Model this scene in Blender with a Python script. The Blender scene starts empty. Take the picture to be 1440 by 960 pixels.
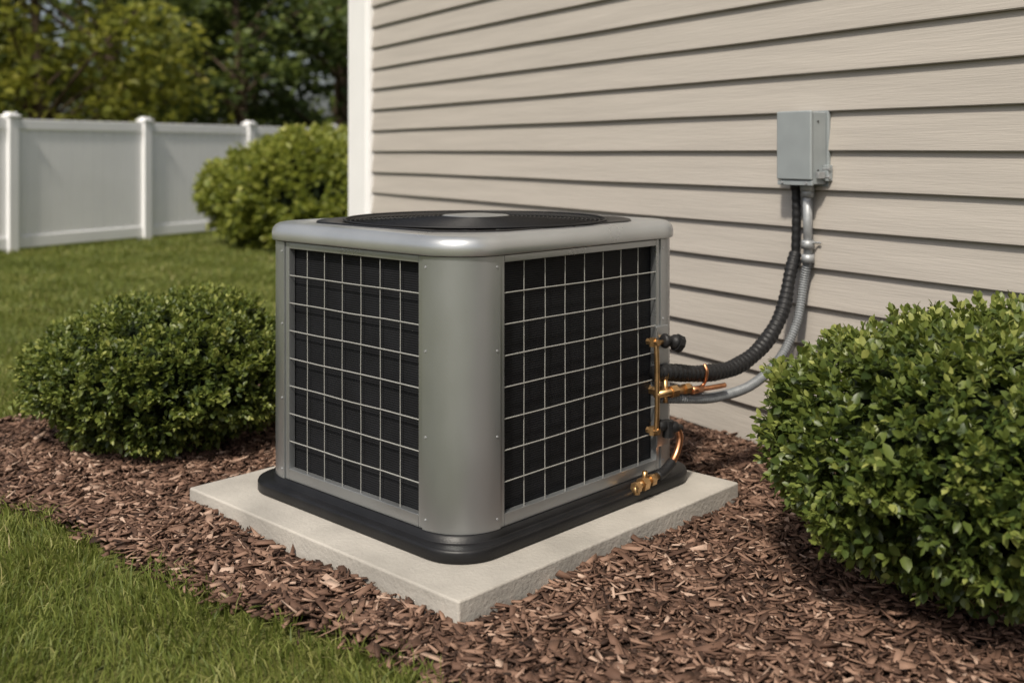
import bpy, math, random
import numpy as np
from mathutils import Vector, Matrix
random.seed(7); rng=np.random.default_rng(7)
sc=bpy.context.scene
# ------------------------------------------------------------------ materials
def mat(name,color=(.5,.5,.5),rough=.5,metal=0,spec=.5,var=0,vscale=8,bump=0,bscale=60,stretch=(1,1,1),coat=0,rvar=0):
    m=bpy.data.materials.new(name); m.use_nodes=True
    nt=m.node_tree; b=nt.nodes['Principled BSDF']
    b.inputs['Base Color'].default_value=(*color,1); b.inputs['Roughness'].default_value=rough
    b.inputs['Metallic'].default_value=metal; b.inputs['Specular IOR Level'].default_value=spec
    b.inputs['Coat Weight'].default_value=coat
    tc=nt.nodes.new('ShaderNodeTexCoord'); mp=nt.nodes.new('ShaderNodeMapping')
    mp.inputs['Scale'].default_value=stretch
    nt.links.new(tc.outputs['Object'],mp.inputs[0])
    if var>0:
        n=nt.nodes.new('ShaderNodeTexNoise'); n.inputs['Scale'].default_value=vscale; n.inputs['Detail'].default_value=6
        nt.links.new(mp.outputs[0],n.inputs['Vector'])
        r=nt.nodes.new('ShaderNodeValToRGB')
        lo=[max(0,c*(1-var)) for c in color]; hi=[min(1,c*(1+var)) for c in color]
        r.color_ramp.elements[0].position=.3; r.color_ramp.elements[1].position=.7
        r.color_ramp.elements[0].color=(*lo,1); r.color_ramp.elements[1].color=(*hi,1)
        nt.links.new(n.outputs[0],r.inputs[0]); nt.links.new(r.outputs[0],b.inputs['Base Color'])
        if rvar>0:
            mr=nt.nodes.new('ShaderNodeMapRange'); mr.inputs['From Min'].default_value=.3; mr.inputs['From Max'].default_value=.7
            mr.inputs['To Min'].default_value=rough-rvar; mr.inputs['To Max'].default_value=rough+rvar
            nt.links.new(n.outputs[0],mr.inputs['Value']); nt.links.new(mr.outputs[0],b.inputs['Roughness'])
    if bump>0:
        n2=nt.nodes.new('ShaderNodeTexNoise'); n2.inputs['Scale'].default_value=bscale; n2.inputs['Detail'].default_value=8
        nt.links.new(mp.outputs[0],n2.inputs['Vector'])
        bp=nt.nodes.new('ShaderNodeBump'); bp.inputs['Strength'].default_value=bump; bp.inputs['Distance'].default_value=.01
        nt.links.new(n2.outputs[0],bp.inputs['Height']); nt.links.new(bp.outputs[0],b.inputs['Normal'])
    return m

def island_mat(name,stops,rough=.5,spec=.4,trans=0,tcol=(.3,.5,.05)):
    m=bpy.data.materials.new(name); m.use_nodes=True; nt=m.node_tree; b=nt.nodes['Principled BSDF']
    b.inputs['Roughness'].default_value=rough; b.inputs['Specular IOR Level'].default_value=spec
    g=nt.nodes.new('ShaderNodeNewGeometry'); r=nt.nodes.new('ShaderNodeValToRGB')
    els=r.color_ramp.elements
    while len(els)<len(stops): els.new(.5)
    for e,(p,c) in zip(els,stops): e.position=p; e.color=(*c,1)
    at=nt.nodes.new('ShaderNodeAttribute'); at.attribute_name='shade'
    ad=nt.nodes.new('ShaderNodeMath'); ad.operation='MULTIPLY_ADD'; ad.inputs[1].default_value=.5
    ml=nt.nodes.new('ShaderNodeMath'); ml.operation='MULTIPLY'; ml.inputs[1].default_value=.5
    nt.links.new(g.outputs['Random Per Island'],ad.inputs[0]); nt.links.new(at.outputs['Fac'],ml.inputs[0])
    nt.links.new(ml.outputs[0],ad.inputs[2]); nt.links.new(ad.outputs[0],r.inputs[0])
    nt.links.new(r.outputs[0],b.inputs['Base Color'])
    if trans>0:
        t=nt.nodes.new('ShaderNodeBsdfTranslucent'); mx=nt.nodes.new('ShaderNodeMixShader'); mx.inputs[0].default_value=trans
        mm=nt.nodes.new('ShaderNodeMix'); mm.data_type='RGBA'; mm.inputs[0].default_value=.5
        nt.links.new(r.outputs[0],mm.inputs['A']); mm.inputs['B'].default_value=(*tcol,1)
        nt.links.new(mm.outputs['Result'],t.inputs['Color'])
        nt.links.new(b.outputs[0],mx.inputs[1]); nt.links.new(t.outputs[0],mx.inputs[2])
        nt.links.new(mx.outputs[0],nt.nodes['Material Output'].inputs[0])
    return m

# ------------------------------------------------------------------ mesh helpers
def link(o,parent=None):
    sc.collection.objects.link(o)
    if parent: o.parent=parent
    return o
def mesh(name,V,F,m,parent=None,smooth=False,loc=None,rotz=None):
    me=bpy.data.meshes.new(name); me.from_pydata([tuple(v) for v in V],[],F); me.update()
    if m: me.materials.append(m)
    if smooth: me.polygons.foreach_set('use_smooth',[True]*len(me.polygons))
    o=bpy.data.objects.new(name,me); link(o,parent)
    if loc: o.location=loc
    if rotz is not None: o.rotation_euler=(0,0,rotz)
    return o
def np_mesh(name,V,tmpl,N,k,m,shade=None,parent=None,smooth=False):
    me=bpy.data.meshes.new(name)
    me.vertices.add(N*k); me.vertices.foreach_set('co',V.astype(np.float32).ravel())
    flat=np.concatenate([np.array(f) for f in tmpl]); tot=np.array([len(f) for f in tmpl])
    L=(flat[None,:]+(np.arange(N)*k)[:,None]).ravel()
    T=np.tile(tot,N); S=np.concatenate([[0],np.cumsum(T)[:-1]])
    me.loops.add(len(L)); me.loops.foreach_set('vertex_index',L.astype(np.int32))
    me.polygons.add(len(T)); me.polygons.foreach_set('loop_start',S.astype(np.int32)); me.polygons.foreach_set('loop_total',T.astype(np.int32))
    if smooth: me.polygons.foreach_set('use_smooth',np.ones(len(T),dtype=bool))
    me.update(calc_edges=True)
    if shade is not None:
        a=me.attributes.new('shade','FLOAT','POINT'); a.data.foreach_set('value',np.repeat(shade,k).astype(np.float32))
    me.materials.append(m)
    o=bpy.data.objects.new(name,me); return link(o,parent)
def empty(name,loc=(0,0,0),rotz=0):
    e=bpy.data.objects.new(name,None); e.location=loc; e.rotation_euler=(0,0,rotz); e.empty_display_size=.2
    return link(e)
def box(name,lo,hi,m,parent=None,bev=0,seg=2):
    x0,y0,z0=lo;x1,y1,z1=hi
    V=[(x0,y0,z0),(x1,y0,z0),(x1,y1,z0),(x0,y1,z0),(x0,y0,z1),(x1,y0,z1),(x1,y1,z1),(x0,y1,z1)]
    F=[(0,3,2,1),(4,5,6,7),(0,1,5,4),(1,2,6,5),(2,3,7,6),(3,0,4,7)]
    o=mesh(name,V,F,m,parent)
    if bev>0:
        b=o.modifiers.new('b','BEVEL'); b.width=bev; b.segments=seg
        o.data.polygons.foreach_set('use_smooth',[True]*6)
        w=o.modifiers.new('w','WEIGHTED_NORMAL')
    return o
def boxes(name,lst,m,parent=None,bev=0):
    V=[];F=[]
    for lo,hi in lst:
        x0,y0,z0=lo;x1,y1,z1=hi;n=len(V)
        V+=[(x0,y0,z0),(x1,y0,z0),(x1,y1,z0),(x0,y1,z0),(x0,y0,z1),(x1,y0,z1),(x1,y1,z1),(x0,y1,z1)]
        F+=[tuple(i+n for i in f) for f in [(0,3,2,1),(4,5,6,7),(0,1,5,4),(1,2,6,5),(2,3,7,6),(3,0,4,7)]]
    o=mesh(name,V,F,m,parent)
    if bev>0:
        b=o.modifiers.new('b','BEVEL'); b.width=bev; b.segments=2
    return o
def catmull(P,n):
    P=[Vector(p) for p in P]; P=[2*P[0]-P[1]]+P+[2*P[-1]-P[-2]]; out=[]
    for i in range(1,len(P)-2):
        for j in range(n):
            t=j/n; a,b,c,d=P[i-1:i+3]
            out.append(.5*((2*b)+(c-a)*t+(2*a-5*b+4*c-d)*t*t+(-a+3*b-3*c+d)*t**3))
    out.append(P[-2]); return out
def resample(P,step):
    d=[0]
    for a,b in zip(P,P[1:]): d.append(d[-1]+(b-a).length)
    n=max(2,int(d[-1]/step)); out=[];j=0
    for i in range(n+1):
        s=d[-1]*i/n
        while j<len(d)-2 and d[j+1]<s: j+=1
        t=(s-d[j])/max(1e-9,d[j+1]-d[j]); out.append(P[j].lerp(P[j+1],min(1,t)))
    return out
def tube(name,pts,rad,m,parent=None,segs=12,step=None,curve=True,rib=0,pitch=.01,cap=True):
    P=catmull(pts,12) if curve and len(pts)>2 else [Vector(p) for p in pts]
    if step: P=resample(P,step)
    V=[];F=[];up=None;s=0
    for i,p in enumerate(P):
        t=(P[min(i+1,len(P)-1)]-P[max(i-1,0)]).normalized()
        if up is None: up=t.orthogonal().normalized()
        else: up=(up-t*up.dot(t)).normalized()
        sd=t.cross(up)
        if i: s+=(P[i]-P[i-1]).length
        f=i/(len(P)-1)
        r=rad(f) if callable(rad) else rad
        if rib: r+=rib*math.sin(2*math.pi*s/pitch)
        for j in range(segs):
            a=2*math.pi*j/segs; V.append(p+up*math.cos(a)*r+sd*math.sin(a)*r)
    n=len(P)
    for i in range(n-1):
        for j in range(segs):
            a=i*segs+j;b=i*segs+(j+1)%segs; F.append((a,b,b+segs,a+segs))
    if cap: F.append(tuple(range(segs))[::-1]); F.append(tuple((n-1)*segs+j for j in range(segs)))
    return mesh(name,V,F,m,parent,smooth=True)
def cyl(name,a,b,r,m,parent=None,segs=20,flat=False):
    o=tube(name,[a,b],r,m,parent,segs=segs,curve=False)
    o.data.polygons.foreach_set('use_smooth',[not flat]*(len(o.data.polygons)-2)+[False,False])
    return o
def rr(h,r,n=10):
    P=[]
    for cx,cy,a0 in ((1,1,0),(-1,1,90),(-1,-1,180),(1,-1,270)):
        for i in range(n+1):
            a=math.radians(a0+90*i/n); P.append((cx*(h-r)+r*math.cos(a),cy*(h-r)+r*math.sin(a)))
    return P
def loft(name,rings,m,parent=None,smooth=True,capb=False,capt=False):
    n=len(rings[0]);V=[];F=[]
    for R in rings: V+=R
    for i in range(len(rings)-1):
        for j in range(n):
            a=i*n+j;b=i*n+(j+1)%n; F.append((a,b,b+n,a+n))
    if capb: F.append(tuple(range(n))[::-1])
    if capt: F.append(tuple((len(rings)-1)*n+j for j in range(n)))
    return mesh(name,V,F,m,parent,smooth=smooth)

# ------------------------------------------------------------------ palette
M_paint=mat('gray_metal_paint',(.37,.385,.395),.33,.8,.5,var=.09,vscale=3.5,bump=.035,bscale=240,coat=.1,rvar=.08,stretch=(1,1,.5))
M_lid=mat('lid_paint_sky_lit',(.47,.485,.495),.33,.7,.5,var=.07,vscale=5,bump=.04,bscale=240,coat=.15,rvar=.06)  # lighter gray than the cabinet: sky reflection put into the lid colour
M_cap=mat('motor_cap_paint',(.30,.31,.31),.4,.6,.5)
M_seam=mat('seam_dark',(.05,.052,.05),.6)
M_black=mat('black_plastic',(.008,.008,.009),.42,0,.35,var=.3,vscale=9,bump=.08,bscale=150)
M_rub=mat('black_insulation',(.012,.012,.013),.5,0,.35,bump=.2,bscale=90)
M_wire=mat('grille_wire',(.36,.36,.34),.4,.3)
M_bwire=mat('black_wire',(.010,.010,.011),.45,0,.35)
M_cop=mat('copper',(.66,.32,.17),.38,1,.5,var=.3,vscale=30)
M_brass=mat('brass',(.55,.35,.17),.4,1,.5,var=.3,vscale=40)
M_galv=mat('galvanized',(.33,.34,.35),.5,.45,.4,var=.15,vscale=50)
M_flexm=mat('flex_conduit_gray',(.18,.19,.20),.5,.15,.4,var=.15,vscale=50)
M_boxp=mat('box_paint',(.27,.295,.305),.45,.1,.5,var=.06,vscale=12)
M_conc=mat('concrete',(.355,.333,.30),.85,0,.3,var=.19,vscale=4,bump=.3,bscale=90)
M_white=mat('white_trim',(.78,.78,.78),.45,0,.4,var=.03,vscale=3)
M_vinyl=mat('white_vinyl',(.86,.86,.87),.5,0,.4,var=.03,vscale=2)
M_side=mat('siding_paint',(.395,.362,.325),.55,0,.4,var=.07,vscale=5,bump=.17,bscale=26,stretch=(.3,6,6))
M_roof=mat('roof_shingle',(.08,.075,.07),.9,var=.3,vscale=20)
M_bark=mat('bark',(.09,.065,.045),.9,0,.2,var=.4,vscale=12,bump=.6,bscale=30)
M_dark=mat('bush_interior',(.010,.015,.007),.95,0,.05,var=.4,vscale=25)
M_coil=bpy.data.materials.new('coil_fins'); M_coil.use_nodes=True
nt=M_coil.node_tree; b=nt.nodes['Principled BSDF']; b.inputs['Roughness'].default_value=.65; b.inputs['Specular IOR Level'].default_value=.2
tc=nt.nodes.new('ShaderNodeTexCoord')
w=nt.nodes.new('ShaderNodeTexWave'); w.bands_direction='Z'; w.inputs['Scale'].default_value=46; w.inputs['Distortion'].default_value=.5;w.inputs['Detail'].default_value=2
nt.links.new(tc.outputs['Object'],w.inputs['Vector'])
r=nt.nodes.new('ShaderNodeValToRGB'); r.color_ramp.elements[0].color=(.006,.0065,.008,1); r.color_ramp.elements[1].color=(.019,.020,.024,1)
nt.links.new(w.outputs['Fac'],r.inputs[0])
n=nt.nodes.new('ShaderNodeTexNoise'); n.inputs['Scale'].default_value=9; n.inputs['Detail'].default_value=5; nt.links.new(tc.outputs['Object'],n.inputs['Vector'])
mx=nt.nodes.new('ShaderNodeMix'); mx.data_type='RGBA'; mx.blend_type='MULTIPLY'; mx.inputs[0].default_value=.8
nt.links.new(r.outputs[0],mx.inputs['A']); nt.links.new(n.outputs['Fac'],mx.inputs['B']); nt.links.new(mx.outputs['Result'],b.inputs['Base Color'])
bp=nt.nodes.new('ShaderNodeBump'); bp.inputs['Strength'].default_value=.3; bp.inputs['Distance'].default_value=.003
nt.links.new(w.outputs['Fac'],bp.inputs['Height']); nt.links.new(bp.outputs[0],b.inputs['Normal'])

# ------------------------------------------------------------------ layout
UC=(-.157,3.545); UA=math.radians(46.5)
H=.487; R=.150; EX=.098
WO=Vector((-.974,7.5,0)); WD=Vector((.516,-.857,0)).normalized(); WN=Vector((WD.y,-WD.x,0)) # outward
WA=math.atan2(WD.y,WD.x)
BED=[(-3.0,4.0),(-2.5,3.75),(-2.1,3.68),(-1.74,3.57),(-1.5,3.44),(-1.30,3.28),(-1.05,3.02),(-.79,2.81),(-.476,2.62),(-.21,2.42),(-.05,2.2),(.15,1.85),(.5,1.3),(1.0,.6),(1.7,-.4),(2.6,-1.6),(4.5,-1.6),
     (-.974,7.5),(-1.3,8.0),(-1.6,7.6),(-1.55,6.6),(-1.5,5.6),(-1.75,5.2),(-2.05,4.95),(-2.2,4.6),(-2.45,4.36),(-2.9,4.25)]
def inpoly(X,Y,poly):
    ins=np.zeros(X.shape,bool); n=len(poly)
    for i in range(n):
        x1,y1=poly[i];x2,y2=poly[(i+1)%n]
        if y1==y2: continue
        c=((y1>Y)!=(y2>Y))&(X<(x2-x1)*(Y-y1)/(y2-y1)+x1); ins^=c
    return ins
def wallside(X,Y):
    return (X-WO.x)*WN.x+(Y-WO.y)*WN.y

# ------------------------------------------------------------------ ground
Mg=bpy.data.materials.new('lawn_ground'); Mg.use_nodes=True; nt=Mg.node_tree; b=nt.nodes['Principled BSDF']; b.inputs['Roughness'].default_value=.9; b.inputs['Specular IOR Level'].default_value=.1
tc=nt.nodes.new('ShaderNodeTexCoord')
def nz(s,d=6):
    n=nt.nodes.new('ShaderNodeTexNoise'); n.inputs['Scale'].default_value=s; n.inputs['Detail'].default_value=d; nt.links.new(tc.outputs['Object'],n.inputs['Vector']); return n
n1=nz(.6);n2=nz(30)
r=nt.nodes.new('ShaderNodeValToRGB'); r.color_ramp.elements[0].position=.3;r.color_ramp.elements[1].position=.7
r.color_ramp.elements[0].color=(.07,.08,.022,1); r.color_ramp.elements[1].color=(.16,.155,.05,1)
nt.links.new(n1.outputs[0],r.inputs[0])
mx=nt.nodes.new('ShaderNodeMix'); mx.data_type='RGBA'; mx.blend_type='OVERLAY'; mx.inputs[0].default_value=.6
nt.links.new(r.outputs[0],mx.inputs['A']); nt.links.new(n2.outputs[0],mx.inputs['B']); nt.links.new(mx.outputs['Result'],b.inputs['Base Color'])
bp=nt.nodes.new('ShaderNodeBump'); bp.inputs['Strength'].default_value=.8; bp.inputs['Distance'].default_value=.03
nt.links.new(n2.outputs[0],bp.inputs['Height']); nt.links.new(bp.outputs[0],b.inputs['Normal'])
mesh('ground',[(-250,-250,0),(250,-250,0),(250,300,0),(-250,300,0)],[(0,1,2,3)],Mg)
M_soil=mat('mulch_soil',(.03,.018,.013),.95,0,.1,var=.5,vscale=30,bump=.8,bscale=60)
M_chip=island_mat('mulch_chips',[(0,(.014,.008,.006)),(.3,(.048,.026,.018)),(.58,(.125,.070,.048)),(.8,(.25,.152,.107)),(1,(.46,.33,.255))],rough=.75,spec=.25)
mulch=empty('mulch_bed')
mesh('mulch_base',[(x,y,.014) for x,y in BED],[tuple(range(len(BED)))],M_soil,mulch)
def chips(X,Y):
    N=len(X)
    sc_=np.clip(np.exp(rng.normal(-.04,.42,N)),.35,1.9)
    Lh=np.clip((rng.gamma(6,.0028,N)+.003)*sc_,.003,.034); Wh=np.clip((rng.gamma(4,.0013,N)+.0015)*sc_,.001,.012); Th=rng.uniform(.0008,.0028,N)
    yaw=rng.uniform(0,2*np.pi,N); pit=np.clip(rng.normal(0,.25,N),-.7,.7); rol=rng.normal(0,.42,N)
    t=np.array([(-1,-1,-1),(1,-1,-1),(1,1,-1),(-1,1,-1),(-1,-1,1),(1,-1,1),(1,1,1),(-1,1,1)],float)
    P=t[None]*np.stack([Lh,Wh,Th],1)[:,None,:]
    j=rng.uniform(.1,1.25,(N,4,1)); P[:,:,1:2]*=np.concatenate([j,j],1)
    j=rng.uniform(.5,1.2,(N,4)); P[:,:,0]*=np.concatenate([j,j],1); P[:,:,2]+=(rng.normal(0,.12,N))[:,None]*P[:,:,0]**2*20
    cr,sr=np.cos(rol)[:,None],np.sin(rol)[:,None]; y=P[:,:,1]*cr-P[:,:,2]*sr; z=P[:,:,1]*sr+P[:,:,2]*cr
    cp,sp=np.cos(pit)[:,None],np.sin(pit)[:,None]; x=P[:,:,0]*cp-z*sp; z=P[:,:,0]*sp+z*cp
    cy,sy=np.cos(yaw)[:,None],np.sin(yaw)[:,None]; X2=x*cy-y*sy; Y2=x*sy+y*cy
    und=.009*np.sin(X*5+1)*np.sin(Y*4.3)+.007*np.sin(X*13+Y*7)*np.sin(Y*15-X*4)
    base=rng.uniform(.008,.038,N)
    V=np.stack([X2+X[:,None],Y2+Y[:,None],z+(base+und)[:,None]],2)
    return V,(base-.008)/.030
area=lambda x0,x1,y0,y1:(x1-x0)*(y1-y0)
def scatter(x0,x1,y0,y1,dens):
    n=int(area(x0,x1,y0,y1)*dens); return rng.uniform(x0,x1,n),rng.uniform(y0,y1,n)
X1,Y1=scatter(-3.0,2.6,1.4,5.6,10500); X2,Y2=scatter(-1.8,1.5,5.6,7.6,3000); X3,Y3=scatter(.3,3.6,-1.2,1.4,3000)
X=np.concatenate([X1,X2,X3]);Y=np.concatenate([Y1,Y2,Y3])
k=inpoly(X+rng.normal(0,.028,len(X)),Y+rng.normal(0,.028,len(X)),BED)&(wallside(X,Y)>.0)
c,s=math.cos(UA),math.sin(UA); lx=(X-UC[0])*c+(Y-UC[1])*s; ly=-(X-UC[0])*s+(Y-UC[1])*c
k&=~((np.abs(lx)<.658)&(np.abs(ly)<.653))
X=X[k];Y=Y[k]; V,sh=chips(X,Y)
pat=.5+.5*np.sin(X*6.3+2*np.sin(Y*3.1))*np.sin(Y*7.1+1.5*np.sin(X*4))
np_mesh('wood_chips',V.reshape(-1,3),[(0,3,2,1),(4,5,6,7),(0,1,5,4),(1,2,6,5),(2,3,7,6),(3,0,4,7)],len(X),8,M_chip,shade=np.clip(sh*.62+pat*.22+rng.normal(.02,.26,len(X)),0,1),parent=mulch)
print('chips',len(X))
# grass
M_grass=island_mat('grass_blades',[(0,(.05,.068,.016)),(.35,(.115,.148,.03)),(.7,(.205,.225,.055)),(.88,(.36,.34,.13)),(1,(.52,.45,.26))],rough=.55,spec=.3,trans=.36,tcol=(.33,.385,.075))
def blades(X,Y,hgt,wid):
    N=len(X); h=hgt*rng.uniform(.45,1.35,N); wd=wid*rng.uniform(.6,1.4,N)
    a=rng.uniform(0,2*np.pi,N); lean=h*rng.uniform(.1,1.15,N); la=rng.normal(0,1.3,N)+3*np.sin(X*3.1+Y*1.3)+2*np.sin(Y*5.3)
    dx,dy=np.cos(a)*wd/2,np.sin(a)*wd/2; lx,ly=np.cos(la)*lean,np.sin(la)*lean
    z0=np.zeros(N)
    V=np.stack([np.stack([X-dx,Y-dy,z0],1),np.stack([X+dx,Y+dy,z0],1),
      np.stack([X+dx*.8+lx*.35,Y+dy*.8+ly*.35,h*.6],1),np.stack([X-dx*.8+lx*.35,Y-dy*.8+ly*.35,h*.6],1),
      np.stack([X+lx,Y+ly,h*(1-.28*(lean/h)**2)],1)],1)
    return V
parts=[];shs=[]
for (x0,x1,y0,y1,d,hh,ww) in [(-2.6,.3,1.2,4.6,12500,.047,.0043),(-4.2,-.9,4.3,7.5,6500,.046,.005),(-6.5,-.8,7.5,12,2300,.05,.009),(-8,0,12,18,900,.05,.014)]:
    X,Y=scatter(x0,x1,y0,y1,d)
    jit=.035*np.sin(X*17+Y*9)+.02*np.sin(X*41-Y*37)+rng.normal(0,.016,len(X))
    k=~inpoly(X+jit,Y+jit,BED)
    k&=((X-WO.x)*WN.x+(Y-WO.y)*WN.y>0)|(Y>9)|(X<-1.3)
    X=X[k];Y=Y[k]
    cl=.5+.5*np.sin(X*2.1+1.3*np.sin(Y*1.7))*np.sin(Y*2.6+X)
    cf=.5+.5*np.sin(X*23+2*np.sin(Y*11))*np.sin(Y*19+2*np.sin(X*13))
    keep=rng.uniform(size=len(X))<.5+.2*cl+.3*cf; X=X[keep];Y=Y[keep];cl=cl[keep];cf=cf[keep]
    parts.append(blades(X,Y,hh*(.8+.4*cf),ww)); shs.append(np.clip(cl*.48+cf*.24+rng.normal(.05,.22,len(X)),0,1))
V=np.concatenate(parts);sh=np.concatenate(shs); print('blades',len(V))
np_mesh('lawn_grass',V.reshape(-1,3),[(0,1,2,3),(3,2,4)],len(V),5,M_grass,shade=sh)

# ------------------------------------------------------------------ foliage
LEAF=np.array([(0,0,0),(.32,.5,.10),(.72,.42,.07),(1,0,-.06),(.72,-.42,.07),(.32,-.5,.10),(.34,0,0),(.72,0,0)],float)
LF=[(0,6,1),(6,7,2,1),(7,3,2),(0,5,6),(5,4,7,6),(4,3,7)]
def leaves(P,D,L,W,up=None):
    N=len(P); D=D/np.linalg.norm(D,axis=1,keepdims=True)
    rn=rng.normal(size=(N,3))*.6+np.array([0,0,1.]) if up is None else up
    S=np.cross(rn,D); S/=np.linalg.norm(S,axis=1,keepdims=True)+1e-9; Nn=np.cross(D,S)
    return P[:,None,:]+LEAF[None,:,0:1]*L[:,None,None]*D[:,None,:]+LEAF[None,:,1:2]*W[:,None,None]*S[:,None,:]+LEAF[None,:,2:3]*L[:,None,None]*Nn[:,None,:]
def bump3(D,seed,f=3.0):
    r2=np.random.default_rng(seed); o=np.zeros(len(D))
    for i in range(10):
        w=r2.normal(size=3)*f; o+=np.sin(D@w+r2.uniform(0,6.28))
    return o/10
def bush(name,C,rad,nsp,leafL,M,seed,nl=9,amp=.06,clip=None):
    par=empty(name); C=np.array(C);rad=np.array(rad)
    D=rng.normal(size=(nsp,3)); D/=np.linalg.norm(D,axis=1,keepdims=True)
    D=D[D[:,2]>-.86]; n=len(D)
    b9=bump3(D,seed+1,9)
    rr_=1+amp*bump3(D,seed,3)*2+.085*b9*2
    depth=rng.beta(1,2.4,n)*.28-.03
    P=C+D*rad*(rr_-depth)[:,None]
    keep=(P[:,2]>.03)&(rng.uniform(size=n)<.78+.8*b9)
    if clip is not None: keep&=clip(P)
    P=P[keep];D=D[keep];depth=depth[keep];b9=b9[keep];n=len(P)
    ax=D/rad; ax/=np.linalg.norm(ax,axis=1,keepdims=True); ax+=np.array([0,0,.35])+rng.normal(0,.35,(n,3)); ax/=np.linalg.norm(ax,axis=1,keepdims=True)
    o1=np.cross(ax,rng.normal(size=(n,3))); o1/=np.linalg.norm(o1,axis=1,keepdims=True); o2=np.cross(ax,o1)
    Ps=[];Ds=[];Ls=[];Sh=[]
    sl=leafL*2.0
    spr=np.clip(rng.normal(.5,.22,n),0,1)
    for i in range(nl):
        f=i/(nl-1); a=i*2.4+rng.normal(0,.25,n)
        out=o1*np.cos(a)[:,None]+o2*np.sin(a)[:,None]
        el=.35+.75*f
        Ds.append(ax*el+out*(1.15-.7*f)+rng.normal(0,.12,(n,3)))
        Ps.append(P-ax*sl*(1-f)*.75); Ls.append(leafL*(1.05-.4*f)*rng.uniform(.75,1.2,n))
        Sh.append(np.clip(spr*.65+.5*f**2-depth*2.6+b9*.5+D[:,2]*.14,0,1))  # shading painted into leaf colour: inner and lower leaves darker, tips lighter
    P2=np.concatenate(Ps);D2=np.concatenate(Ds);L=np.concatenate(Ls);S=np.concatenate(Sh)
    V=leaves(P2,D2,L,L*rng.uniform(.5,.66,len(L)))
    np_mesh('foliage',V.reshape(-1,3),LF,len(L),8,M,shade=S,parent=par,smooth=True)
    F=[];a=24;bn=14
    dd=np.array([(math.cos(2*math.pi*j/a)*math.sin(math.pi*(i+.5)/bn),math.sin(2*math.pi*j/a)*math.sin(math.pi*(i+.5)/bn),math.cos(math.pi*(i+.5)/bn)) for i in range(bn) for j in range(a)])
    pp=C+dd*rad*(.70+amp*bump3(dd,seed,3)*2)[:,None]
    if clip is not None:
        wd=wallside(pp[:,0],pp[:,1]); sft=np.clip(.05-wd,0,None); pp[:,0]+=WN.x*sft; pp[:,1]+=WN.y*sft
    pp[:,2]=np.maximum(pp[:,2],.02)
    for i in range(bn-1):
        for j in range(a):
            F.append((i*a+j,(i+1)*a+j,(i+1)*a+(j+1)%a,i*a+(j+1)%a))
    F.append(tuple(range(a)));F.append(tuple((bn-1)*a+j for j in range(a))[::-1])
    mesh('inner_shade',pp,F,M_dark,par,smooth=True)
    for i in range(7):
        an=i*.9; b0=Vector((C[0]+.05*math.cos(an),C[1]+.05*math.sin(an),0)); e=Vector((C[0]+rad[0]*.55*math.cos(an),C[1]+rad[1]*.55*math.sin(an),C[2]))
        tube('stem_%d'%i,[b0,b0.lerp(e,.4)+Vector((0,0,.03)),e],lambda f:.012*(1-.5*f),M_bark,par,segs=7)
    return par
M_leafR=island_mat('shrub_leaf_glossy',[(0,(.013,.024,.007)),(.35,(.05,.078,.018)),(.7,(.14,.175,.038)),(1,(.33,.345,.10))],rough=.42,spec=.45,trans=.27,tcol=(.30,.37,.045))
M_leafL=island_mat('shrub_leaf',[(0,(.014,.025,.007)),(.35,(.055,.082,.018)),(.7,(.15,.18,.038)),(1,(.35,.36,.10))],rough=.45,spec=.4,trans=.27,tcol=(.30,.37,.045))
M_leafF=island_mat('shrub_leaf_far',[(0,(.05,.07,.013)),(.4,(.15,.185,.032)),(.75,(.29,.31,.06)),(1,(.44,.43,.12))],rough=.5,spec=.4,trans=.38,tcol=(.44,.48,.07))
wc=lambda P: wallside(P[:,0],P[:,1])>.04
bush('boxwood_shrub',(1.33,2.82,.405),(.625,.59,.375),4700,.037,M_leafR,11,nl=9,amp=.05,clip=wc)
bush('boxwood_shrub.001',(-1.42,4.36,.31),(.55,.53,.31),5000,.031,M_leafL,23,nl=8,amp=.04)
bush('garden_shrub',(-2.15,13.4,.58),(1.8,1.25,.92),4000,.105,M_leafF,31,nl=8,amp=.08)

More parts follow.
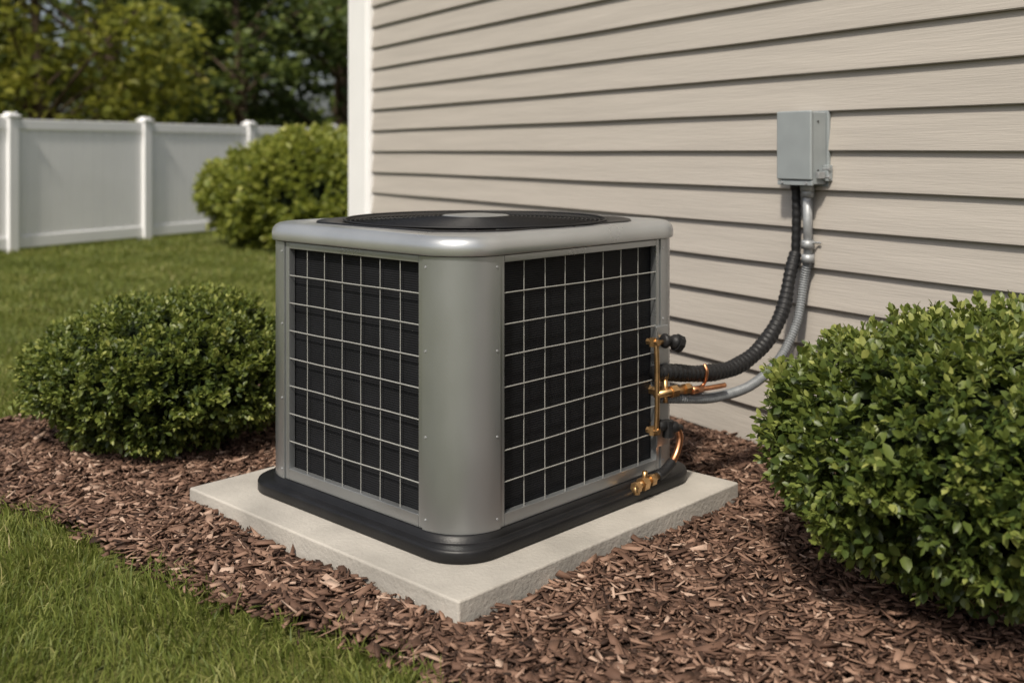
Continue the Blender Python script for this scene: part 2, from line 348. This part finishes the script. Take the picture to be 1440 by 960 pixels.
# trees
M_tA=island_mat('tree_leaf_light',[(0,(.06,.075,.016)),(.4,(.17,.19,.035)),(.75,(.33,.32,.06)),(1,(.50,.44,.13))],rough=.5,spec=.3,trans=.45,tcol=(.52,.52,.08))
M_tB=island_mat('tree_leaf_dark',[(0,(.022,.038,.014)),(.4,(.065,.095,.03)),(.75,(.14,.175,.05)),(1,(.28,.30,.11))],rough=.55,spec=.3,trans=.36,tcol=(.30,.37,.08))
def tree(name,x,y,h,cr,lowf,M,nclump,leaf,seed,per=90,clr=.5):
    r2=random.Random(seed); par=empty(name,(x,y,0))
    top=Vector((r2.uniform(-.3,.3),r2.uniform(-.3,.3),h*.92))
    tube('trunk',[(0,0,-.05),(.05,0,h*.3),(top.x*.5,top.y*.5,h*.6),top],lambda f:.022*h*(1-.85*f)+.01,M_bark,par,segs=9)
    Ps=[];Ss=[]
    for i in range(nclump):
        f=r2.uniform(0,1)**.9; z=h*(lowf+(1-lowf)*f); wdt=cr*math.sin(math.pi*min(1,.22+.74*f))**.7*r2.uniform(.35,1.05)
        a=r2.uniform(0,6.283); c=Vector((wdt*math.cos(a),wdt*math.sin(a),z))
        if i%3==0:
            zb=max(h*.12,z-wdt*.7); b0=Vector((top.x*zb/h,top.y*zb/h,zb))
            tube('limb_%d'%i,[b0,b0.lerp(c,.5)+Vector((0,0,.12)),c],lambda f:.006*h*(1-.8*f)+.006,M_bark,par,segs=6)
        n=per; sz=clr*r2.uniform(.6,1.2)
        p=rng.normal(size=(n,3))*np.array([sz,sz,sz*.42])*.6; p[:,2]-=.25*(p[:,0]**2+p[:,1]**2)/sz
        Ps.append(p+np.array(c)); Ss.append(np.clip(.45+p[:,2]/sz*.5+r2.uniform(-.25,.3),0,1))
    P=np.concatenate(Ps);S=np.concatenate(Ss);N=len(P)
    D=rng.normal(size=(N,3)); D[:,2]*=.5; L=leaf*rng.uniform(.6,1.3,N)
    V=leaves(P,D,L,L*.62)
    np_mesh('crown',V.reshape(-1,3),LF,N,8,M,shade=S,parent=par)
    return par
tree('maple_tree',-8.3,18.5,6.6,2.7,.2,M_tA,130,.17,1,per=75,clr=.62)
tree('maple_tree.001',-11.5,17.0,7.5,2.8,.15,M_tA,110,.17,2,per=70,clr=.65)
tree('maple_tree.002',-5.8,22.5,6.8,2.2,.12,M_tB,80,.18,3,per=65,clr=.6)
tree('oak_tree',-9.5,25,10.5,4.2,.10,M_tB,120,.26,4,per=80,clr=.95)
tree('oak_tree.001',-4.4,27,9.8,3.2,.06,M_tB,120,.24,5,per=80,clr=.85)
tree('oak_tree.002',-1.2,24,8.6,2.8,.06,M_tB,110,.22,6,per=80,clr=.75)
tree('oak_tree.003',-14.5,23,10,4.0,.12,M_tB,90,.26,7,per=70,clr=.95)
par=empty('distant_trees'); Ps=[];Ss=[]
for i in range(600):
    x=random.uniform(-42,22); y=random.uniform(32,42); ht=7.6+1.8*math.sin(x*.55)+1.2*math.sin(x*1.37+1)
    z=random.uniform(.03,1)*ht; sz=random.uniform(.8,1.5)
    p=rng.normal(size=(38,3))*np.array([sz,sz,sz*.6])*.6
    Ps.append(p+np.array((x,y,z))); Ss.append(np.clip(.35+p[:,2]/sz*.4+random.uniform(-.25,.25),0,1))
P=np.concatenate(Ps);S=np.concatenate(Ss);N=len(P); L=.48*rng.uniform(.6,1.3,N)
np_mesh('distant_foliage',leaves(P,rng.normal(size=(N,3)),L,L*.65).reshape(-1,3),LF,N,8,M_tB,shade=S,parent=par)
for i in range(22):
    x=-40+i*2.8+random.uniform(-.8,.8); y=random.uniform(33,40)
    tube('trunk_%d'%i,[(x,y,0),(x+.2,y,4),(x+.1,y,8)],lambda f:.2*(1-.7*f),M_bark,par,segs=7)

# ------------------------------------------------------------------ fence
fa=math.atan2(.884,.468); fence=empty('vinyl_fence',(-5.93,12.5,0),fa)
S=2.05; posts=[];caps=[];pan=[];rails=[]
for k_ in range(-5,12):
    x=k_*S; posts.append(((x-.065,-.065,0),(x+.065,.065,1.60))); caps.append(((x-.085,-.085,1.601),(x+.085,.085,1.632))); caps.append(((x-.055,-.055,1.633),(x+.055,.055,1.662)))
    if k_<11:
        rails.append(((x+.066,-.03,1.46),(x+S-.066,.03,1.585))); rails.append(((x+.066,-.03,.05),(x+S-.066,.03,.19)))
        n=12; wd=(S-.132)/n
        for j in range(n): pan.append(((x+.066+j*wd+.0035,-.014,.191),(x+.066+(j+1)*wd-.0035,.014,1.459)))
        pan.append(((x+.067,-.007,.192),(x+S-.067,.007,1.458)))
boxes('posts',posts,M_vinyl,fence,.006);boxes('caps',caps,M_vinyl,fence,.01);boxes('rails',rails,M_vinyl,fence,.006);boxes('panels',pan,M_vinyl,fence)

# ------------------------------------------------------------------ house
house=empty('house',WO,WA)
ol=(WN.x*math.cos(-WA)-WN.y*math.sin(-WA), WN.x*math.sin(-WA)+WN.y*math.cos(-WA)); SG=1 if ol[1]>0 else -1
D_=.146; WL=11.0; HT=1.2+D_*29
V=[];F=[]
for k_ in range(-9,29):
    z0=1.2+k_*D_; z1=z0+D_
    n=len(V)
    prof=[(.003,z0),(.022,z0+.0005),(.0245,z0+.004),(.024,z0+.010),(.005,z1-.001)]
    xs=[WL*i/44 for i in range(45)]; ph=random.uniform(0,6)
    for x in xs:
        dz=.0009*math.sin(x*2.3+ph)+.0006*math.sin(x*5.1+ph*2); do=.0012*math.sin(x*1.7+ph*3)
        for i,(o,z) in enumerate(prof): V.append((x,SG*(o+(do if 0<i<4 else 0)),z+(dz if 0<i<4 else 0)))
    m=len(prof)
    for q in range(len(xs)-1):
        for i in range(m-1): F.append((n+q*m+i,n+q*m+i+1,n+(q+1)*m+i+1,n+(q+1)*m+i))
    F.append(tuple(n+i for i in range(m))); F.append(tuple(n+(len(xs)-1)*m+i for i in range(m))[::-1])
mesh('siding',V,F,M_side,house)
DP=8.0
box('wall_core',(0,-SG*DP,-.2) if SG>0 else (0,0,-.2),(WL,0,HT) if SG>0 else (WL,DP,HT),M_side,house)
y0,y1=sorted((SG*.055,-SG*.3)); box('corner_board',(-.36,y0,-.1),(-.045,y1,HT),M_white,house,.004)
y0,y1=sorted((SG*.038,-SG*.3)); box('corner_trim_return',(-.046,y0,-.1),(-.001,y1,HT),M_white,house,.003)
y0,y1=sorted((-SG*.3,-SG*DP)); box('end_wall',(-.34,y0,-.1),(-.0005,y1,HT),M_side,house)
ys=SG*.5; ye=-SG*(DP+.5); ym=-SG*DP/2
mesh('roof',[(-.8,ys,HT),(WL+.5,ys,HT),(WL+.5,ym,HT+2.6),(-.8,ym,HT+2.6),(-.8,ye,HT),(WL+.5,ye,HT),(-.8,ys,HT-.12),(WL+.5,ys,HT-.12),(-.8,ye,HT-.12),(WL+.5,ye,HT-.12)],
  [(0,1,2,3),(3,2,5,4),(6,7,1,0),(8,9,5,4),(6,8,9,7),(0,3,4,8,6),(1,2,5,9,7)],M_roof,house)

# ------------------------------------------------------------------ slab
sl=empty('concrete_pad',(UC[0],UC[1],0),UA)
o=box('slab',(-.65,-.65,-.03),(.658,.65,.082),M_conc,sl,.007,3)

# ------------------------------------------------------------------ AC unit
ac=empty('air_conditioner_condenser',(UC[0],UC[1],0),UA)
def ex(x): return x+(EX if x>0 else 0)
def ring(h,r,z,n=10): return [(ex(x),y,z) for x,y in rr(h,r,n)]
ZB=.082
loft('base_pan',[ring(.522,.13,ZB+.001),ring(.527,.135,ZB+.005),ring(.527,.135,ZB+.030),ring(.524,.132,ZB+.036),ring(.517,.125,ZB+.0385),ring(.500,.15,ZB+.0395),ring(.497,.15,ZB+.0425),ring(.497,.15,ZB+.058),ring(.48,.14,ZB+.06)],M_black,ac,capb=True,capt=True)
Z0=ZB+.0605; Z1=.907
fh=H-R
loft('coil',[ring(H-.028,R-.02,Z0+.005),ring(H-.028,R-.02,Z1-.002)],M_coil,ac,smooth=True)
for q in range(4):
    a0=90*q; ca,sa=math.cos(math.radians(a0)),math.sin(math.radians(a0))
    rot=lambda x,y:(x*ca-y*sa,x*sa+y*ca)
    def rx(x,y):
        a,b_=rot(x,y); return (ex(a),b_)
    P=[(H+.003,fh-.002)]+[(fh+(R+.003)*math.cos(math.radians(t)),fh+(R+.003)*math.sin(math.radians(t))) for t in [i*90/16 for i in range(17)]]+[(fh-.002,H+.003)]
    outer=[(H-.015,fh-.002)]+P+[(fh-.002,H-.015)]
    V=[];F=[]
    for z in (Z0,Z1):
        for p in outer: V.append((*rx(*p),z))
    n=len(outer)
    for i in range(n-1): F.append((i,i+1,n+i+1,n+i))
    me=mesh('corner_panel_%d'%q,V,F,M_paint,ac,smooth=True)
    try: me.data.set_sharp_from_angle(angle=math.radians(40))
    except Exception: pass
    for t in (4,86):
        for z in (Z0+.03,Z0+.26,Z0+.5,Z1-.03):
            a=math.radians(t); p=Vector((*rx(fh+(R+.002)*math.cos(a),fh+(R+.002)*math.sin(a)),z)); nn=Vector((*rot(math.cos(a),math.sin(a)),0))
            cyl('screw',p,p+nn*.003,.0034,M_galv,ac,segs=8)
    fb=fh-.003
    XO=EX if q==0 else 0
    YL=-fb-(EX if q==1 else 0); YH=fb+(EX if q==3 else 0)
    def FB(nm,y0,y1,z0,z1,xo=H-.001,xi=H-.025,m=M_paint):
        o=box(nm,(xi+XO,y0,z0),(xo+XO,y1,z1),m,ac,.0015,1); o.rotation_euler=(0,0,math.radians(a0)); return o
    bw=.020
    FB('frame_side_a',YL,YL+bw,Z0,Z1); FB('frame_side_b',YH-bw,YH,Z0,Z1)
    FB('frame_top',YL+bw+.0005,YH-bw-.0005,Z1-.020,Z1); FB('frame_bottom',YL+bw+.0005,YH-bw-.0005,Z0,Z0+.036)
    ya,yb=YL+bw-.002,YH-bw+.002; za,zb=Z0+.034,Z1-.018
    V=[];F=[]
    def wire(p,q_,rd=.0021):
        p=Vector(p);q_=Vector(q_);t=(q_-p).normalized();u_=t.orthogonal().normalized();w_=t.cross(u_)
        wob=[random.uniform(-.0014,.0014) for _ in range(5)]; wob[0]=wob[-1]=0; n=len(V)
        up=Vector((0,1,0)) if abs(t.z)>.5 else Vector((0,0,1))
        for s_ in range(5):
            e=p.lerp(q_,s_/4)+up*wob[s_]
            for j in range(6):
                a=j*math.pi/3; V.append(e+u_*math.cos(a)*rd+w_*math.sin(a)*rd)
        for s_ in range(4):
            for j in range(6): F.append((n+s_*6+j,n+s_*6+(j+1)%6,n+s_*6+6+(j+1)%6,n+s_*6+6+j))
    for i in range(1,8):
        z=za+(zb-za)*i/8; wire((H-.006+XO,ya,z),(H-.006+XO,yb,z),.0020)
    nc=8 if q in (1,3) else 7
    for i in range(1,nc):
        y=ya+(yb-ya)*i/nc; wire((H-.0095+XO,y,za),(H-.0095+XO,y,zb),.0014)
    o=mesh('guard_grille_%d'%q,V,F,M_wire,ac,smooth=True); o.rotation_euler=(0,0,math.radians(a0))
loft('lid_seam',[ring(H-.004,R-.004,Z1-.001),ring(H-.004,R-.004,Z1+.004)],M_seam,ac)
CX=EX/2
def sup(z,a,n=2.9):
    out=[]
    for x,y in rr(.4,.15):
        t=math.atan2(y,x); c_,s_=abs(math.cos(t)),abs(math.sin(t)); r_=a/((c_**n+s_**n)**(1/n)); out.append((CX+r_*math.cos(t)*1.07,r_*math.sin(t),z))
    return out
zt=.966
loft('lid',[ring(H-.002,R-.002,Z1+.004),ring(H+.012,R+.012,Z1+.003),ring(H+.015,R+.015,Z1+.007),ring(H+.015,R+.015,Z1+.028),ring(H+.012,R+.012,Z1+.041),ring(H+.004,R+.004,Z1+.051),ring(H-.006,R-.006,Z1+.057),ring(H-.015,R-.012,zt),sup(zt+.001,.463),sup(zt-.004,.459)],M_lid,ac)
def circ(r_,z):
    return [(CX+r_*math.cos(math.atan2(y,x)),r_*math.sin(math.atan2(y,x)),z) for x,y in rr(.4,.15)]
loft('fan_shroud',[sup(zt-.003,.461),sup(zt+.004,.458),sup(zt+.005,.447),circ(.432,zt-.002),circ(.42,zt-.02),circ(.40,zt-.16),circ(.01,zt-.165)],M_black,ac)
V=[];F=[]
def ringwire(r_,z,rd,seg=56):
    n=len(V)
    for i in range(seg):
        a=2*math.pi*i/seg
        for j in range(5):
            b_=2*math.pi*j/5; rr2=r_+rd*math.cos(b_); V.append((CX+rr2*math.cos(a),rr2*math.sin(a),z+rd*math.sin(b_)))
    for i in range(seg):
        for j in range(5):
            F.append((n+i*5+j,n+((i+1)%seg)*5+j,n+((i+1)%seg)*5+(j+1)%5,n+i*5+(j+1)%5))
dome=lambda r_: zt+.003+.015*(1-(r_/.44)**2)
for i in range(23): ringwire(.115+i*.0145,dome(.115+i*.0145),.0019)
ringwire(.44,zt+.007,.004)
mesh('fan_guard_rings',V,F,M_bwire,ac,smooth=True)
for i in range(16):
    a=2*math.pi*i/16; tube('guard_spoke_%d'%i,[(CX+r_*math.cos(a),r_*math.sin(a),dome(r_)-.004) for r_ in (.09,.2,.31,.44)],.003,M_bwire,ac,segs=6,curve=False)
loft('motor_cap',[circ(.112,dome(.1)-.003),circ(.112,dome(.1)+.001),circ(.104,dome(.1)+.003),circ(.001,dome(.1)+.004)],M_cap,ac)
cyl('motor',(CX,0,zt-.14),(CX,0,zt+.005),.07,M_black,ac)
for i in range(4):
    a=i*math.pi/2+.3; V=[];F=[]
    for u_ in range(7):
        rr3=.07+.3*u_/6
        for v_ in range(5):
            an=a+(-.42+.84*v_/4)*(1-.1*u_/6)+.06*u_; V.append((CX+rr3*math.cos(an),rr3*math.sin(an),zt-.09+.045*(v_/4-.5)*1.4+.01*math.sin(v_/4*math.pi)))
    for u_ in range(6):
        for v_ in range(4): n=u_*5+v_; F.append((n,n+1,n+6,n+5))
    mesh('fan_blade_%d'%i,V,F,M_bwire,ac,smooth=True)
# ---- service valves
bx0=.368
tube('brass_bar',[(bx0,-H-.03,.575),(bx0,-H-.034,.50),(bx0,-H-.034,.36),(bx0,-H-.03,.285)],.0085,M_brass,ac,segs=8)
for z in (.575,.285):
    cyl('bar_mount',(bx0,-H+.005,z),(bx0,-H-.042,z),.011,M_brass,ac,segs=6,flat=True)
    cyl('bar_nut',(bx0,-H-.018,z-.014),(bx0,-H-.018,z+.014),.0135,M_brass,ac,segs=6,flat=True)
box('service_plate',(.405,-H-.007,.22),(.47,-H+.004,.62),M_paint,ac,.002)
cyl('valve_body_top',(.44,-H+.02,.572),(.44,-H-.03,.572),.016,M_brass,ac,segs=6,flat=True)
tube('valve_cap_top',[(.405,-H-.03,.576),(.43,-H-.04,.574),(.455,-H-.05,.568)],lambda f:.021+.004*math.sin(f*9),M_rub,ac,segs=14)
cyl('cap_knob',(.452,-H-.05,.568),(.468,-H-.056,.560),.030,M_rub,ac,segs=10,flat=True)
cyl('valve_link',(.36,-H-.03,.572),(.44,-H-.025,.572),.008,M_brass,ac,segs=8)
cyl('liquid_valve_base',(.42,-H+.03,.405),(.42,-H-.035,.405),.017,M_brass,ac,segs=6,flat=True)
cyl('liquid_valve_body',(.365,-H-.03,.405),(.52,-H-.062,.408),.013,M_brass,ac,segs=12)
cyl('liquid_valve_nut',(.43,-H-.043,.406),(.456,-H-.048,.4065),.021,M_brass,ac,segs=6,flat=True)
cyl('liquid_valve_nut_b',(.49,-H-.056,.4075),(.512,-H-.06,.408),.019,M_brass,ac,segs=6,flat=True)
cyl('liquid_stem',(.42,-H-.03,.37),(.42,-H-.03,.45),.008,M_brass,ac,segs=8)
cyl('liquid_stem_cap',(.42,-H-.03,.45),(.42,-H-.03,.468),.012,M_brass,ac,segs=6,flat=True)
cyl('low_valve_body',(.43,-H+.03,.29),(.43,-H-.03,.29),.016,M_brass,ac,segs=6,flat=True)
tube('low_valve_hose',[(.39,-H-.02,.30),(.42,-H-.03,.292),(.455,-H-.04,.285),(.49,-H-.04,.275)],lambda f:.016+.004*math.sin(f*12),M_rub,ac,segs=12)
cyl('low_cap',(.432,-H-.032,.255),(.432,-H-.032,.31),.019,M_rub,ac,segs=10,flat=True)
tube('copper_drop',[(.475,-H-.04,.28),(.487,-H-.042,.245),(.47,-H-.042,.20),(.43,-H-.042,.165),(.37,-H-.042,.145)],.0115,M_cop,ac,segs=12)
tube('copper_sleeve',[(.44,-H-.042,.172),(.40,-H-.042,.153),(.36,-H-.042,.143)],.0165,M_rub,ac,segs=12)
cyl('brass_tail',(.37,-H-.042,.145),(.235,-H-.042,.135),.011,M_brass,ac,segs=10)
for x,r_,w_ in ((.335,.019,.022),(.295,.022,.026),(.255,.018,.02)):
    cyl('brass_nut',(x,-H-.042,.142-(.37-x)*.07),(x-w_,-H-.042,.141-(.37-x)*.07),r_,M_brass,ac,segs=6,flat=True)
cyl('brass_foot',(.245,-H-.042,.136),(.245,-H-.042,.112),.012,M_brass,ac,segs=8)
cyl('brass_spur',(.29,-H-.042,.14),(.29,-H-.042,.175),.009,M_brass,ac,segs=8)

# ------------------------------------------------------------------ disconnect box
bx=empty('disconnect_box',WO+WD*4.10,WA)
def BX(nm,x0,x1,o0,o1,z0,z1,m,bv=.003):
    y0,y1=sorted((SG*o0,SG*o1)); return box(nm,(x0,y0,z0),(x1,y1,z1),m,bx,bv)
BX('back_plate',-.088,.090,.010,.024,1.068,1.352,M_boxp)
BX('enclosure',-.080,.082,.0245,.096,1.078,1.345,M_boxp,.004)
BX('cover',-.085,.087,.0965,.112,1.094,1.350,M_boxp,.006)
BX('cover_lower_lip',-.085,.087,.0965,.106,1.074,1.0925,M_boxp,.002)
BX('hasp',.0875,.100,.05,.085,1.10,1.125,M_galv,.002); BX('hasp_b',.083,.108,.02,.045,1.09,1.15,M_boxp,.003)
for x in (-.06,.06):
    p=Vector((x,SG*.106,1.083)); cyl('screw',p,p+Vector((0,SG*.005,0)),.006,M_galv,bx,segs=8)
for z in (1.105,1.135):
    p=Vector((.083,SG*.04,z)); cyl('side_bolt',p,p+Vector((.03,0,0)),.007,M_galv,bx,segs=6,flat=True)
for z in (1.13,1.31):
    p=Vector((.082,SG*.07,z)); cyl('side_screw',p,p+Vector((.003,0,0)),.004,M_seam,bx,segs=8)
cyl('hub_black',(-.045,SG*.05,1.055),(-.045,SG*.05,1.078),.022,M_rub,bx)
cyl('hub_gray',(.012,SG*.05,1.052),(.012,SG*.05,1.078),.026,M_galv,bx)

# ------------------------------------------------------------------ lines
def wp(t,off,z): p=WO+WD*t+WN*off; return Vector((p.x,p.y,z))
ls=empty('refrigerant_line_set')
tube('insulated_pipe_upper',[wp(4.055,.05,1.06),wp(4.055,.048,.95),wp(4.052,.05,.80)],.0165,M_rub,ls,segs=14,step=.006,rib=.0008,pitch=.03)
body=[wp(4.052,.05,.815),(1.045,3.97,.74),(1.0,3.92,.60),(.912,3.85,.492),(.79,3.75,.435),(.655,3.63,.438),(.53,3.53,.462),(.47,3.49,.468)]
tube('insulated_pipe',body,lambda f:.022+.006*min(1,f*3)+.0012*math.sin(f*37),M_rub,ls,segs=18,step=.0025,rib=.0014,pitch=.022)
tube('copper_loop',[(.655,3.60,.475),(.662,3.59,.455),(.66,3.595,.43),(.652,3.605,.405),(.62,3.58,.392)],.006,M_cop,ls,segs=8)
cd=empty('electrical_conduit')
tube('rigid_conduit',[wp(4.112,.05,1.06),wp(4.112,.045,.80)],.0175,M_galv,cd,segs=16,curve=False)
for z in (1.045,.852,.80): cyl('coupling',wp(4.112,.047,z-.016),wp(4.112,.047,z+.016),.0235,M_galv,cd,segs=16)
o=tube('strap',[wp(4.085,.026,.86),wp(4.092,.05,.86),wp(4.112,.068,.86),wp(4.132,.05,.86),wp(4.14,.026,.86),wp(4.155,.026,.86)],.004,M_galv,cd,segs=6)
flex=[wp(4.112,.045,.80),(1.095,3.97,.70),(1.058,3.93,.56),(.975,3.87,.435),(.85,3.77,.365),(.70,3.65,.352),(.58,3.55,.372),(.48,3.50,.385)]
tube('flex_conduit',flex,.0165,M_flexm,cd,segs=16,step=.0016,rib=.0018,pitch=.010)
tube('copper_liquid_pipe',[(.52,3.50,.405),(.60,3.54,.40),(.70,3.62,.395),(.735,3.65,.394)],.0085,M_cop,ls,segs=10)
cyl('copper_joint',(.60,3.54,.40),(.64,3.575,.398),.0125,M_cop,ls,segs=12)

# ------------------------------------------------------------------ light
sd=Vector((-.38,-1,0)).normalized(); el=math.radians(51); sdir=Vector((sd.x*math.cos(el),sd.y*math.cos(el),math.sin(el)))
L=bpy.data.lights.new('sun','SUN'); L.energy=4.2; L.angle=math.radians(4.0); L.color=(1,.925,.80)
lo=bpy.data.objects.new('sun',L); link(lo); lo.rotation_euler=sdir.to_track_quat('Z','Y').to_euler(); lo.location=(-5,-5,12)
wd=bpy.data.worlds.new('World'); sc.world=wd; wd.use_nodes=True; nt=wd.node_tree
bg=nt.nodes['Background']; sky=nt.nodes.new('ShaderNodeTexSky'); sky.sky_type='NISHITA'; sky.sun_disc=False
sky.sun_elevation=el; sky.sun_rotation=math.atan2(sdir.x,sdir.y)%(2*math.pi); sky.dust_density=4; sky.air_density=1.0
hs=nt.nodes.new('ShaderNodeHueSaturation'); hs.inputs['Saturation'].default_value=.6
nt.links.new(sky.outputs[0],hs.inputs['Color']); nt.links.new(hs.outputs[0],bg.inputs[0]); bg.inputs[1].default_value=.115
sc.view_settings.view_transform='Standard'; sc.view_settings.look='None'; sc.view_settings.exposure=0
# ------------------------------------------------------------------ camera
cam=bpy.data.cameras.new('camera'); co=bpy.data.objects.new('camera',cam); link(co)
co.location=(0,0,1.2); co.rotation_euler=(math.radians(90),0,0)
cam.lens=37.15; cam.sensor_width=36; cam.shift_y=-267/1440; cam.clip_end=1000; cam.clip_start=.05
cam.dof.use_dof=True; cam.dof.focus_distance=3.1; cam.dof.aperture_fstop=2.0
sc.camera=co
